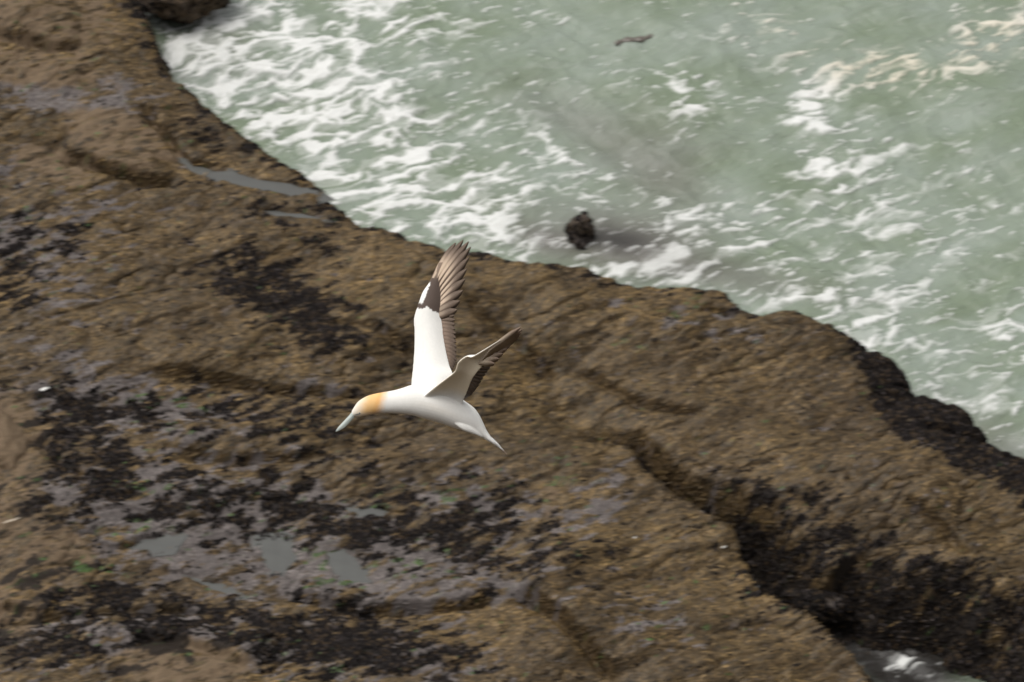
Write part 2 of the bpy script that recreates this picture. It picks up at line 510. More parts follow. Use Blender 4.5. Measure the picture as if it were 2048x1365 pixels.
for c in [(1135, 935, 28, 30, -40, .75), (1110, 965, 45, 14, 0, .6), (920, 985, 50, 18, -15, .6), (205, 1138, 60, 10, 5, .9), (1375, 615, 50, 28, -10, .55), (1285, 690, 60, 14, 5, .55),
          (275, 803, 35, 18, 0, .6), (360, 850, 40, 16, 0, .35), (280, 975, 60, 12, 0, .7), (640, 1130, 30, 40, 0, .55), (260, 1060, 60, 14, -8, .6), (690, 1165, 60, 10, 0, .6), (820, 1130, 60, 20, 0, .4),
          (360, 290, 30, 14, 0, .6), (1350, 1250, 60, 16, 0, .4), (760, 1000, 60, 14, 0, .35), (580, 1075, 20, 16, 0, .5), (370, 805, 30, 12, 0, .5), (2030, 1075, 25, 14, 0, .5)]:
    grn += c[5] * ell(U, V, *c[:5])
right = smooth(1500, 1640, U)
right = smooth(1540, 1690, U)
crust = right * smooth(.45, .15, SD + .2 * NL - .75 * smooth(1650, 1850, U)) * smooth(1085, 1040, V)
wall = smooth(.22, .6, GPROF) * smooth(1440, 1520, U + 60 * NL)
wall = np.maximum(wall, smooth(.45, .8, GPROF) * smooth(1190, 1260, U))  # shade of the narrow crevice painted as black cover on its lower walls
edge = smooth(.42, .12, SD) * .85
INV = (U > -60) & (U < 2100) & (V > -60) & (V < 1420) & (Z > 0)
def rank(f):
    """the field as its own quantile 0..1, so that a cover of 0.6 really covers 60 %"""
    q = np.quantile(f[INV][::7], np.linspace(0, 1, 257))
    return np.interp(f, q, np.linspace(0, 1, 257))
def cover(dens, f, soft=.05):
    return smooth(-soft, soft, dens - (1 - f))
hollow = (Z - fbm(A * .2, B * .2, 2, 1) * 0)
NMIX = rank(NB + .5 * NC)
NGR = rank(fbm(A * 2.5 + 9, B * 5.4, 5, 131, .66) + .35 * NC)
black = cover(np.clip(blk * .74, 0, .96), NMIX, .05)
black = np.maximum(black, cover(np.clip(crust * 1.3, 0, .97), rank(NC)))
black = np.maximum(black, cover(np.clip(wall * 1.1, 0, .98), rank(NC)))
black = np.maximum(black, cover(edge * .8, rank(NB + NC)))
grey_m = cover(np.clip(gry * 1.1, 0, .88) + .03, NGR, .07)
tan_m = smooth(.15, .6, tan_ + NL * .4 + NC * .5)
green = cover(np.clip(grn * .5, 0, .6), rank(fbm(A * 5, B * 9, 3, 141)))
gold = np.clip(1 - grey_m, 0, 1)
BLACK, GREY, TAN, GREEN = black, grey_m, tan_m, green

keep = Z > -0.75
cell = keep[:-1, :-1] | keep[1:, :-1] | keep[:-1, 1:] | keep[1:, 1:]
F, used = grid_faces(cell, len(XS))
verts = np.stack([X.ravel()[used], Y.ravel()[used], Z.ravel()[used]], 1)
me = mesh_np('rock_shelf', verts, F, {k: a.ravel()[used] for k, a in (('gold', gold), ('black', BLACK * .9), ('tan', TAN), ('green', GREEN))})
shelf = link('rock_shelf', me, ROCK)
tag(shelf, 'brown wave cut rock shelf sloping down to the surf', kind='structure')

def terrain_at(px, py):
    """point of the rock surface seen at a pixel"""
    x, y = ground(px, py, 1.0)
    for _ in range(8):
        i = min(max(np.searchsorted(XS, x), 0), len(XS) - 1); j = min(max(np.searchsorted(YS, y), 0), len(YS) - 1)
        x, y = ground(px, py, Z[j, i])
    return np.array([x, y, Z[j, i]])

# ------------------------------------------------------------------ sea
SX = axis_steps(-7.4, 7.6, 0.024, -900, 900, 1.4)
SY = axis_steps(-7.4, 7.8, 0.024, -60, 1500, 1.4)
SXX, SYY = np.meshgrid(SX, SY)
a, b = comb(SXX, SYY)
near = np.exp(-((np.abs(SXX) / 60) ** 2 + (np.abs(SYY) / 60) ** 2))
wx = SXX + .5 * fbm(SXX * .5, SYY * .5, 2, 201); wy = SYY + .5 * fbm(SXX * .5 + 5, SYY * .5, 2, 203)
# swell runs in towards the shore
sa, sb = wx * .62 + wy * .78, wx * -.78 + wy * .62
SZ = 0.19 * fbm(sa * .5, sb * .28, 3, 211) + 0.05 * fbm(sa * 1.6, sb * .9, 3, 213, ridged=True) + 0.022 * fbm(a * 2.2, b * 5.0, 3, 217)
SZ *= near
SU, SV = project(SXX, SYY, SZ)
u2 = SU + 30 * fbm(SXX * 1.1, SYY * 1.1, 3, 221); v2 = SV + 22 * fbm(SXX * 1.1 + 7, SYY * 1.1, 3, 223)
den = np.zeros_like(SXX)
for c in [(620, 120, 250, 200, 20, .95), (480, 90, 130, 120, 30, .55), (600, 230, 240, 70, 25, .6), (820, 330, 170, 120, 35, .75), (720, 390, 190, 60, 33, .5), (960, 440, 170, 70, 20, .85), (1030, 390, 60, 60, 0, .5),
          (820, 30, 100, 60, 0, .45), (1110, 310, 55, 40, 30, .75), (1170, 360, 80, 45, 35, .7), (1010, 230, 110, 60, -20, .3), (1080, 40, 60, 25, 20, .45),
          (1330, 170, 110, 35, 8, .6), (1390, 230, 60, 45, -30, .45), (1450, 210, 60, 20, 10, .5), (1640, 190, 50, 60, 30, .65), (1610, 250, 45, 60, 20, .7), (1700, 290, 70, 30, 20, .5), (1650, 350, 60, 60, 10, .9), (1740, 390, 70, 60, 30, .55),
          (1420, 440, 130, 30, -12, .7), (1340, 400, 80, 25, 25, .45), (1560, 430, 80, 40, -10, .4), (1230, 540, 110, 25, -8, .75), (1350, 520, 110, 40, -10, .65), (1400, 555, 70, 20, 0, .7), (1480, 500, 60, 30, 0, .5),
          (1660, 630, 90, 45, 20, .95), (1570, 590, 110, 30, 10, .65), (1720, 670, 50, 35, 40, .7), (1600, 520, 110, 40, 8, .45), (1780, 600, 130, 80, 15, .35), (1880, 520, 200, 120, 15, .28), (1900, 690, 150, 60, 15, .38),
          (2030, 650, 50, 60, 60, .6), (1950, 780, 120, 50, 20, .4), (1870, 800, 90, 40, 10, .4), (2030, 830, 60, 60, 0, .4), (1770, 140, 90, 35, -4, .95), (1980, 75, 90, 60, -30, .65), (1990, 40, 90, 25, 0, .5), (1900, 160, 60, 40, -30, .4),
          (1850, 300, 180, 60, 15, .22), (1560, 60, 140, 30, 35, .3), (1500, 100, 160, 30, 28, .28), (1180, 480, 60, 20, 0, .4), (1130, 500, 80, 25, 15, .55), (1320, 470, 60, 18, -25, .5), (1900, 930, 80, 30, 20, .2),
          (1750, 1275, 42, 24, 30, 1.15), (1800, 1315, 40, 22, 30, 1.1), (390, 100, 60, 60, 0, .25), (1820, 470, 100, 40, 10, .35), (1960, 400, 140, 40, 15, .25)]:
    den += c[5] * ell(u2, v2, *c[:5])
sdist, _, _ = polyline(SXX[::3, ::3], SYY[::3, ::3], SHORE)
sdist = np.repeat(np.repeat(sdist, 3, 0), 3, 1)[:SXX.shape[0], :SXX.shape[1]]
shorefoam = np.exp(-(sdist / .45) ** 2) * .35 * smooth(1750, 1500, SU)
den = den + shorefoam
# dark turbid places have little foam
silt = np.clip(.95 * ell(SU, SV, 1240, 480, 180, 65, 8) + .45 * ell(SU, SV, 1300, 345, 130, 60, 20) + .5 * ell(SU, SV, 1500, 560, 200, 35, 8) + .55 * ell(SU, SV, 2010, 900, 110, 50, 30)
               + .5 * ell(SU, SV, 400, 80, 100, 70, 20) + .35 * ell(SU, SV, 1180, 250, 200, 60, 10) + .5 * ell(SU, SV, 1080, 480, 70, 30, 20), 0, 1)
silt = np.clip(silt + .25 * fbm(SXX * .7, SYY * .7, 3, 231) * (silt > .02), 0, 1)
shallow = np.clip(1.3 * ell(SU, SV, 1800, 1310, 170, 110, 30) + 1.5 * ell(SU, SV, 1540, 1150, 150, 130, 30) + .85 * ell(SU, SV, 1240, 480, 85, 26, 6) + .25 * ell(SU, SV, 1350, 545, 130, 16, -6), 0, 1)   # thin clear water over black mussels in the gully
cream = np.clip(1.2 * ell(SU, SV, 1780, 135, 110, 50, 0) + 1.1 * ell(SU, SV, 1985, 80, 110, 75, -20) + .8 * ell(SU, SV, 1560, 70, 160, 50, 25), 0, 1)
fx, fy = a * 1.0 + .35 * fbm(SXX * 1.4, SYY * 1.4, 3, 241), b * 1.35 + .35 * fbm(SXX * 1.4 + 3, SYY * 1.4, 3, 243)
lace = fbm(fx * 1.5, fy * 2.1, 5, 251, .6, ridged=True)
clot = fbm(fx * 1.3, fy * 2.2, 5, 261, .62)
fleck = fbm(a * 2.8, b * 11.0, 3, 271, .6)
FV = (SU > -60) & (SU < 2100) & (SV > -60) & (SV < 1420)
def srank(f):
    q = np.quantile(f[FV][::7], np.linspace(0, 1, 257))
    return np.interp(f, q, np.linspace(0, 1, 257))
pat = srank(lace * 1.1 + clot * .75 + fleck * .30)
cov = np.clip(np.where(den > .7, den * .78 - .224, den * .46), 0, .62) * smooth(.0, .15, den)
foam = smooth(-.12, .36, cov - (1 - pat))
veil = .30 * smooth(-.22, .25, cov - (1 - srank(clot + .25 * fleck)))
foam = np.maximum(foam, veil)
fl = srank(fleck + .25 * lace)
foam = np.maximum(foam, .8 * smooth(-.015, .03, (.012 + .16 * np.clip(den, 0, .6)) - (1 - fl)))
foam *= (1 - .35 * silt)
SZ = SZ + near * foam * .02
i = np.clip(np.searchsorted(XS, SXX), 0, len(XS) - 1); j = np.clip(np.searchsorted(YS, SYY), 0, len(YS) - 1)
dry = Z[j, i] > .30
keep = ~dry & ((np.abs(SXX) < 7.9) | (SYY > -8) | True)
cell = keep[:-1, :-1] | keep[1:, :-1] | keep[:-1, 1:] | keep[1:, 1:]
F, used = grid_faces(cell, len(SX))
verts = np.stack([SXX.ravel()[used], SYY.ravel()[used], SZ.ravel()[used]], 1)
me = mesh_np('sea', verts, F, {k: q.ravel()[used] for k, q in (('foam', foam), ('silt', silt), ('cream', cream), ('shallow', shallow))})
sea = link('sea', me, SEA)
tag(sea, 'milky green sea streaked with white foam', kind='structure')

# seabed under the water
me = mesh_np('seabed', [(-900, -60, -2), (900, -60, -2), (900, 1500, -2), (-900, 1500, -2)], [(0, 1, 2, 3)])
tag(link('seabed', me, plain('seabed_sand', (.2, .18, .14))), 'sandy seabed under the green water', kind='structure')

# ------------------------------------------------------------------ tide pools
def pool_material():
    M = Mat('pool_water', 0.12)
    M.p.inputs['IOR'].default_value = 1.33
    M.l(M.mix(M.noise(3, 3), (.075, .075, .072), (.11, .112, .105)), M.p.inputs['Base Color'])
    M.bump(M.noise(14, 2), .06, .02)
    return M.m
POOLM = pool_material()
for P, lev, label in POOLS:
    c = np.mean(np.array(P), 0)
    bm = bmesh.new()
    vs = [bm.verts.new((c[0] + (x - c[0]) * 1.25 + .05 * np.sign(x - c[0]), c[1] + (y - c[1]) * 1.25 + .06 * np.sign(y - c[1]), lev)) for x, y in P]
    f = bm.faces.new(vs)
    bmesh.ops.recalc_face_normals(bm, faces=bm.faces)
    if f.normal.z < 0:
        f.normal_flip()
    me = bpy.data.meshes.new('tide_pool'); bm.to_mesh(me); bm.free()
    tag(link('tide_pool', me, POOLM, smooth_shade=False), label, kind='structure')

# ------------------------------------------------------------------ boulders
def boulder(label, px, py, z, rx, ry, rz, seed, cover, rot=0.0, rough=.16, group=None, n_mussel=0, name='boulder', cat='boulder'):
    x0, y0 = ground(px, py, z)
    bm = bmesh.new()
    bmesh.ops.create_icosphere(bm, subdivisions=6 if max(rx, ry) > .3 else 5, radius=1)
    me = bpy.data.meshes.new(name); bm.to_mesh(me); bm.free()
    n = len(me.vertices)
    co = np.empty(n * 3, np.float32); me.vertices.foreach_get('co', co); co = co.reshape(-1, 3)
    d = fbm(co[:, 0] * 1.3 + seed, co[:, 1] * 1.3 + co[:, 2] * 1.1, 4, 300 + seed) + .6 * fbm(co[:, 2] * 1.7 - seed, co[:, 0] * 1.5 + co[:, 1] * .6, 4, 320 + seed)
    f = fbm(co[:, 0] * 6 + co[:, 2] * 4, co[:, 1] * 6 - co[:, 2] * 3, 3, 340 + seed)
    r = 1 + rough * 1.9 * d + rough * .45 * f
    # flattened facets make it read as broken rock
    r = np.where(r > 1.12, 1.12 + (r - 1.12) * .3, r)
    p = co * r[:, None] * np.array([rx, ry, rz])
    cr, sr = math.cos(rot), math.sin(rot)
    p = np.stack([p[:, 0] * cr - p[:, 1] * sr, p[:, 0] * sr + p[:, 1] * cr, p[:, 2]], 1)
    me.vertices.foreach_set('co', p.astype(np.float32).ravel())
    me.update()
    nz = fbm(p[:, 0] * 3 + seed, p[:, 1] * 4 + p[:, 2] * 3, 4, 360 + seed)
    base = {'gold': 0, 'black': 0, 'tan': 0, 'green': 0}
    base.update(cover)
    for k, val in base.items():
        at = me.attributes.new(k, 'FLOAT', 'POINT')
        at.data.foreach_set('value', np.clip(val + (nz * 1.1 if 0 < val < 1 else 0), 0, 1).astype(np.float32) * np.ones(n, np.float32))
    o = link(name, me, ROCK)
    o.location = (x0, y0, z)
    tag(o, label, cat, group)
    if n_mussel:
        nr = np.empty(n * 3, np.float32); me.vertices.foreach_get('normal', nr); nr = nr.reshape(-1, 3)
        ok = np.nonzero((nr[:, 2] > -.2))[0]
        pick = RNG.choice(ok, n_mussel)
        lm = lumps('mussels', p[pick] + nr[pick] * .004, nr[pick], RNG.uniform(.022, .05, n_mussel), RNG.uniform(.012, .022, n_mussel), RNG.uniform(.014, .035, n_mussel),
                   RNG.uniform(0, 6.28, n_mussel), mussel_tints(n_mussel))
        q = link('mussels', lm, MUSSEL, o)
        q['kind'] = 'stuff'
    return o

def lumps(name, pos, nrm, L, W, H, ang, tint):
    """many low pointed clumps lying on a surface, as one mesh"""
    n = len(pos)
    nrm = nrm / np.linalg.norm(nrm, axis=1)[:, None]
    ref = np.tile(np.array([1.0, 0, 0]), (n, 1))
    t1 = np.cross(np.cross(nrm, ref), nrm); t1 /= np.linalg.norm(t1, axis=1)[:, None] + 1e-9
    t2 = np.cross(nrm, t1)
    ca, sa = np.cos(ang)[:, None], np.sin(ang)[:, None]
    d1, d2 = t1 * ca + t2 * sa, -t1 * sa + t2 * ca
    L, W, H = L[:, None], W[:, None], H[:, None]
    k = RNG.uniform(-.35, .35, (n, 1))
    v = np.stack([pos + d1 * L - nrm * .004, pos + d2 * W + d1 * L * .25 - nrm * .006, pos - d1 * L - nrm * .004, pos - d2 * W - d1 * L * .2 - nrm * .006,
                  pos + nrm * H + d1 * L * (k + .25), pos + nrm * H * .85 + d1 * L * (k - .3)], 1).reshape(-1, 3)
    o = np.arange(n)[:, None] * 6
    f = np.concatenate([o + np.array(t) for t in ([0, 1, 4], [1, 5, 4], [1, 2, 5], [2, 3, 5], [3, 4, 5], [3, 0, 4])])
    c = np.repeat(tint, 6, 0)
    return mesh_np(name, v, f, colors={'tint': c})

def mussel_tints(n):
    t = np.tile(np.array([.0085, .0069, .0066]), (n, 1)) * RNG.uniform(.5, 1.7, (n, 1))
    br = RNG.random(n) < .15
    t[br] = np.array([.05, .034, .02]) * RNG.uniform(.6, 1.3, (br.sum(), 1))
    gr = RNG.random(n) < .06
    t[gr] = np.array([.055, .046, .044]) * RNG.uniform(.6, 1.3, (gr.sum(), 1))
    return t

boulder('dark jagged rock standing alone in the surf off the shelf', 1160, 478, .02, .19, .22, .36, 9, {'black': .3, 'gold': .5}, .2, .30, n_mussel=260, name='sea_rock', cat='rock')
boulder('brown rock jutting into the foam at the top left corner of the bay', 372, -24, .45, .62, .50, .40, 7, {'gold': .8, 'tan': .35, 'black': .3}, .25, .16, n_mussel=500)
boulder('bulging black mussel covered boulder at the water, largest of the seaward edge', 1872, 880, .30, .62, .46, .46, 11, {'black': 1.0}, -.5, .12, n_mussel=6500)
boulder('black mussel covered hump beside the largest one, up the shore from it', 1745, 765, .34, .46, .34, .34, 13, {'black': 1.0}, -.6, .12, n_mussel=3800)
boulder('black mussel covered hump cut off by the right edge of the view', 2025, 972, .28, .40, .36, .34, 15, {'black': 1.0}, -.4, .12, n_mussel=2800)
boulder('smooth tan boulder at the left edge beside black mussels', -22, 915, 1.0, .52, .72, .34, 17, {'tan': 1.0}, .1, .13)
boulder('arched brown stone lying across the floor of the dark gully', 1640, 1212, .30, .42, .16, .18, 19, {'black': .75, 'gold': .6}, -.35, .15, n_mussel=600)

# ------------------------------------------------------------------ growth on the shelf
gx = np.gradient(Z, axis=1) / np.gradient(X, axis=1); gy = np.gradient(Z, axis=0) / np.gradient(Y, axis=0)
NRM = np.stack([-gx, -gy, np.ones_like(Z)], -1)
visible = (U > -120) & (U < 2170) & (V > -120) & (V < 1480) & (np.abs(X) < 7.4) & (np.abs(Y) < 7.5) & (Z > -.1)
pool_free = np.ones_like(Z, bool)
for P, lev, _ in POOLS:
    pool_free &= ~((Z < lev + .01) & (np.hypot(X - np.mean([p[0] for p in P]), Y - np.mean([p[1] for p in P])) < 1.8) & inside(X, Y, P))
GOLDW = np.clip(1 - GREY * .97, 0, 1) ** 1.5 * np.clip(1 - TAN * .86 * smooth(.1, .45, rank(NC + .5 * NB)), 0, 1) ** 2 * np.clip(1 - BLACK * .98, 0, 1) ** 1.5

def sample(weight, n):
    w = (weight * visible * pool_free).ravel()
    cdf = np.cumsum(w); cdf /= cdf[-1]
    k = np.searchsorted(cdf, RNG.random(n))
    k = np.clip(k, 0, len(w) - 1)
    jj, ii = np.unravel_index(k, Z.shape)
    pos = np.stack([X[jj, ii] + RNG.uniform(-.01, .01, n), Y[jj, ii] + RNG.uniform(-.01, .01, n), Z[jj, ii]], 1)
    return pos, NRM[jj, ii], k

CA = math.atan2(E1[1], E1[0])
n = 152000
pos, nr, k = sample(GOLDW, n)
tone = RNG.uniform(.55, 1.45, (n, 1)) * (1 + .35 * fbm(pos[:, 0] * .9, pos[:, 1] * .9, 3, 401)[:, None])
hue = np.clip(.5 + .9 * fbm(pos[:, 0] * .6 + 4, pos[:, 1] * .6, 3, 405) + RNG.normal(0, .25, n), 0, 1)[:, None]
tint = (np.array([.128, .083, .032]) * hue + np.array([.074, .049, .024]) * (1 - hue)) * tone
dk = RNG.random(n) < .3
tint[dk] *= .4
br = RNG.random(n) < .15
tint[br] *= 1.55
me = lumps('seaweed', pos, nr, RNG.uniform(.03, .10, n), RNG.uniform(.007, .0145, n), RNG.uniform(.007, .022, n), CA + RNG.normal(0, .18, n), tint)
tag(link('seaweed', me, WEED), 'short golden brown seaweed carpeting the rock shelf', kind='stuff')
n = 52000
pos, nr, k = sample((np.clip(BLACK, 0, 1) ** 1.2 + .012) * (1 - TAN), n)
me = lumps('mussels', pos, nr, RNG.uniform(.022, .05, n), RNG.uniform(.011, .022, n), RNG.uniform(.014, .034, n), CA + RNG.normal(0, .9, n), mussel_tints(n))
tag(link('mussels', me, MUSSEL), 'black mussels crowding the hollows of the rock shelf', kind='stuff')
n = 1300
pos, nr, k = sample(np.clip(GREEN, 0, 1), n)
tint = np.array([.05, .085, .022]) * RNG.uniform(.6, 1.4, (n, 1))
me = lumps('green_algae', pos, nr, RNG.uniform(.03, .07, n), RNG.uniform(.01, .02, n), RNG.uniform(.008, .02, n), CA + RNG.normal(0, .3, n), tint)
tag(link('green_algae', me, ALGA), 'scattered tufts of green algae on the wet rock', kind='stuff')
n = 16000
pos, nr, k = sample(np.clip(GREY * (1 - BLACK) * (1 - TAN), 0, 1), n)
tint = np.array([.15, .13, .123]) * RNG.uniform(.4, 1.35, (n, 1))
me = lumps('barnacles', pos, nr, RNG.uniform(.012, .04, n), RNG.uniform(.008, .018, n), RNG.uniform(.006, .014, n), CA + RNG.normal(0, .5, n), tint)
tag(link('barnacles', me, cover_material('grey_barnacle', .7, .4)), 'grey barnacle crust on the bare wet rock', kind='stuff')

# ------------------------------------------------------------------ small loose things
def shell(px, py, label, L=.06, W=.022, rot=.3):
    p = terrain_at(px, py)
    bm = bmesh.new()
    bmesh.ops.create_uvsphere(bm, u_segments=14, v_segments=8, radius=1)
    for v in bm.verts:
        t = v.co.x
        v.co = Vector((v.co.x * L, v.co.y * W * (1 - .45 * t), max(v.co.z, -.3) * W * .55 + .006 * math.sin(14 * v.co.y)))
    me = bpy.data.meshes.new('shell'); bm.to_mesh(me); bm.free()
    o = link('shell', me, plain('bleached_shell', (.78, .77, .74), .5, .08))
    o.location = p + np.array([0, 0, .03]); o.rotation_euler = (0, 0, rot)
    return tag(o, label, 'shell', 'bleached shells on the shelf')
shell(90, 782, 'tiny bright white shell on brown rock, leftmost of the shells', .062, .022, .45)
shell(1270, 1079, 'pale shell fleck on golden weed left of the gully', .022, .008, .4)
shell(1448, 1098, 'pale shell fleck right at the lip of the gully', .035, .008, .35)

def strand(name, px0, py0, px1, py1, z, label, cat, mat, r, wav=.03, n=26):
    a = np.array([*ground(px0, py0, z), z]); b = np.array([*ground(px1, py1, z), z])
    mid = (a + b) / 2
    bm = bmesh.new()
    d = b - a
    side = np.array([-d[1], d[0], 0]); side /= np.linalg.norm(side)
    rings = []
    for k in range(n):
        t = k / (n - 1)
        c = a + d * t + side * wav * math.sin(t * 7) - mid
        rr = r * (math.sin(math.pi * (0.08 + .9 * t)) ** .6) * (1 + .25 * math.sin(t * 23))
        rings.append([bm.verts.new(Vector(c + side * rr * 1.6 * math.cos(q) + np.array([0, 0, rr * .7 * math.sin(q)]))) for q in np.linspace(0, 2 * math.pi, 9)[:-1]])
    for p, q in zip(rings, rings[1:]):
        for i in range(8):
            bm.faces.new((p[i], p[(i + 1) % 8], q[(i + 1) % 8], q[i]))
    bm.faces.new(rings[0][::-1]); bm.faces.new(rings[-1])
    bmesh.ops.recalc_face_normals(bm, faces=bm.faces)
    me = bpy.data.meshes.new(name); bm.to_mesh(me); bm.free()
    o = link(name, me, mat); o.location = mid
    return tag(o, label, cat)
strand('kelp_strand', 1230, 88, 1310, 70, .05, 'dark strand of kelp adrift on the green water near the top', 'kelp', plain('wet_kelp', (.10, .085, .07), .35), .035, .025)
p = terrain_at(20, 1042)
strand('twig', 6, 1047, 40, 1035, p[2] + .035, 'thin pale twig lying on tan rock at the left edge', 'twig', plain('bleached_twig', (.6, .52, .42), .7), .006, .005, 12)

# ------------------------------------------------------------------ the gannet
S = FPX / BIRD_D          # pixels per metre at the bird
BX, BY = 870.0, 800.0
def bp(px, py, z=0.0):
    return np.array([(px - BX) / S, (BY - py) / S, z])
root = bpy.data.objects.new('gannet', None)
COL.objects.link(root)
dirv = np.array([(BX - 1024) / FPX, 0, 0]) + FWD + UP * (682.5 - BY) / FPX
root.location = CAM + dirv * BIRD_D
root.rotation_euler = (math.pi / 2 - PITCH, 0, 0)
tag(root, 'white gannet with orange head and dark wingtips flying over the rocks, wings raised', 'bird')

def loft(rings, closed_ends=True):
    n = len(rings[0])
    v = np.concatenate(rings)
    f = []
    for k in range(len(rings) - 1):
        for i in range(n):
            f.append((k * n + i, k * n + (i + 1) % n, (k + 1) * n + (i + 1) % n, (k + 1) * n + i))
    bm = bmesh.new()
    bv = [bm.verts.new(c) for c in v]
    for q in f:
        bm.faces.new([bv[i] for i in q])
    if closed_ends:
        bm.faces.new([bv[i] for i in range(n)][::-1]); bm.faces.new([bv[(len(rings) - 1) * n + i] for i in range(n)])
    bmesh.ops.recalc_face_normals(bm, faces=bm.faces)
    return bm

def resample(rows, per):
    """Catmull-Rom through the rows of numbers"""
    rows = np.asarray(rows, float)
    out = []
    for k in range(len(rows) - 1):
        p0, p1, p2, p3 = rows[max(k - 1, 0)], rows[k], rows[k + 1], rows[min(k + 2, len(rows) - 1)]
        for t in np.arange(per) / per:
            out.append(.5 * (2 * p1 + (p2 - p0) * t + (2 * p0 - 5 * p1 + 4 * p2 - p3) * t * t + (3 * p1 - p0 - 3 * p2 + p3) * t ** 3))
    out.append(rows[-1])
    return np.array(out)

# top x, top y, bottom x, bottom y (pixels), half width (m)
BODY = [(703, 823, 707, 833, .011), (711, 810, 717, 834, .024), (718, 802, 728, 832.5, .031), (733, 793, 745, 829, .037), (749, 788, 757, 827.5, .040), (765, 785, 771, 827, .043),
        (788, 781, 789, 827.5, .050), (806, 776, 807, 829, .058), (824, 770, 827, 832, .070), (845, 768, 852, 839, .082), (875, 773, 879, 846.5, .088), (905, 785, 901, 854, .084),
        (929, 802, 920, 860, .074), (947, 815, 937, 864.5, .062), (958, 829, 947, 867, .052), (967, 847, 956, 872, .042), (974, 862, 966, 877, .034), (984, 876, 978, 884, .030), (996, 889, 994, 893, .022)]
rings = []
for tx, ty, bx, by, hw in resample(BODY, 5):
    T, Bm = bp(tx, ty), bp(bx, by)
    c, hh = (T + Bm) / 2, (T - Bm) / 2
    rings.append(np.array([c + hh * math.cos(q) + np.array([0, 0, hw * math.sin(q)]) for q in np.linspace(0, 2 * math.pi, 33)[:-1]]))
parts = [loft(rings)]

def wing(rows, side, per=6):
    """rows: lead x,y, rear x,y (px), lead z, rear z (m), thickness (m); side = which way the upper face looks (+1 camera)"""
    R = resample(rows, per)
    Ls = np.array([bp(r[0], r[1], r[4]) for r in R]); Rs = np.array([bp(r[2], r[3], r[5]) for r in R])
    mid = (Ls + Rs) / 2
    sp = np.gradient(mid, axis=0)
    rings = []
    for k in range(len(R)):
        ch = Rs[k] - Ls[k]
        nn = np.cross(sp[k], ch); nn /= np.linalg.norm(nn) + 1e-9
        if nn[2] * side < 0:
            nn = -nn
        th = R[k][6]
        up, lo = [], []
        for c in np.linspace(0, 1, 13):
            cc = c * c * (3 - 2 * c) * .5 + c * .5
            prof = (math.sqrt(max(cc, 0)) * (1 - cc) * 1.9 + .10 * (1 - abs(2 * cc - 1)))
            camber = th * .8 * math.sin(math.pi * cc) + .0
            up.append(Ls[k] + ch * cc + nn * (camber + th * .55 * prof + .0022))
            lo.append(Ls[k] + ch * cc + nn * (camber - th * .45 * prof - .0022))
        rings.append(np.array(up + lo[::-1]))
    return loft(rings)

# far wing: we look on its upper face
FAR = [(826, 800, 905, 795, -.035, -.03, .045), (822, 772, 906, 752, -.055, -.05, .036), (825, 737, 899, 732, -.085, -.09, .030), (827.5, 701, 892, 704, -.12, -.125, .027), (828, 665, 887, 676, -.15, -.155, .025),
       (826.5, 640, 884, 650, -.17, -.175, .024), (831, 620, 881, 628, -.18, -.185, .022), (836, 606, 882, 606, -.187, -.19, .019), (844, 584, 884, 584, -.20, -.20, .016), (856, 566, 884, 566, -.21, -.21, .013), (864, 549, 884, 548, -.22, -.22, .010), (876, 524, 890, 524, -.23, -.23, .006)]
parts.append(wing(FAR, +1))
# near wing: raised towards us, we look on its lower face
NEAR = [(838, 806, 922, 822, .03, .035, .045), (848, 793, 927, 801, .075, .075, .036), (872, 773, 934, 786, .15, .13, .030), (893, 757, 941, 768, .22, .20, .026), (910, 743, 948, 754, .28, .26, .024),
        (917, 725, 957, 742, .325, .31, .026), (932, 713, 967, 731, .365, .36, .023), (942, 714, 973, 725, .39, .38, .019), (950, 711, 980, 719, .41, .40, .016), (975, 696, 997, 702, .47, .46, .011), (1001, 680, 1014, 684, .53, .52, .006)]
parts.append(wing(NEAR, -1))
# tucked leg against the rear belly
rr = []
for k, (x, y, r, z) in enumerate(resample([(912, 846, .010, .055), (928, 854, .019, .052), (944, 861, .017, .044), (958, 869, .010, .032), (966, 874, .004, .024)], 4)):
    c = bp(x, y, z)
    rr.append(np.array([c + r * np.array([math.cos(q) * .35, math.cos(q) * .94, math.sin(q) * .8]) for q in np.linspace(0, 2 * math.pi, 13)[:-1]]))
parts.append(loft(rr))

bmj = bmesh.new()
for q in parts:
    m_ = bpy.data.meshes.new('tmp'); q.to_mesh(m_); q.free()
    bmj.from_mesh(m_); bpy.data.meshes.remove(m_)
tmp = bpy.data.meshes.new('body_cage'); bmj.to_mesh(tmp); bmj.free()
to = bpy.data.objects.new('body_cage', tmp); COL.objects.link(to)
rm = to.modifiers.new('r', 'REMESH'); rm.mode = 'VOXEL'; rm.voxel_size = .0036
sm = to.modifiers.new('s', 'SMOOTH'); sm.factor = .5; sm.iterations = 5
dg = bpy.context.evaluated_depsgraph_get()
me = bpy.data.meshes.new_from_object(to.evaluated_get(dg))
me.name = 'body'
bpy.data.objects.remove(to); bpy.data.meshes.remove(tmp)
n = len(me.vertices)
co = np.empty(n * 3, np.float32); me.vertices.foreach_get('co', co); co = co.reshape(-1, 3)
nr = np.empty(n * 3, np.float32); me.vertices.foreach_get('normal', nr); nr = nr.reshape(-1, 3)
px, py, pz = co[:, 0] * S + BX, BY - co[:, 1] * S, co[:, 2]
WHITE, DARK = np.array([.80, .785, .75]), np.array([.055, .040, .033])
colr = np.tile(WHITE, (n, 1))
nz = fbm(px * .09, py * .09, 3, 501)
nzf = fbm(px * .25, py * .25, 2, 503)
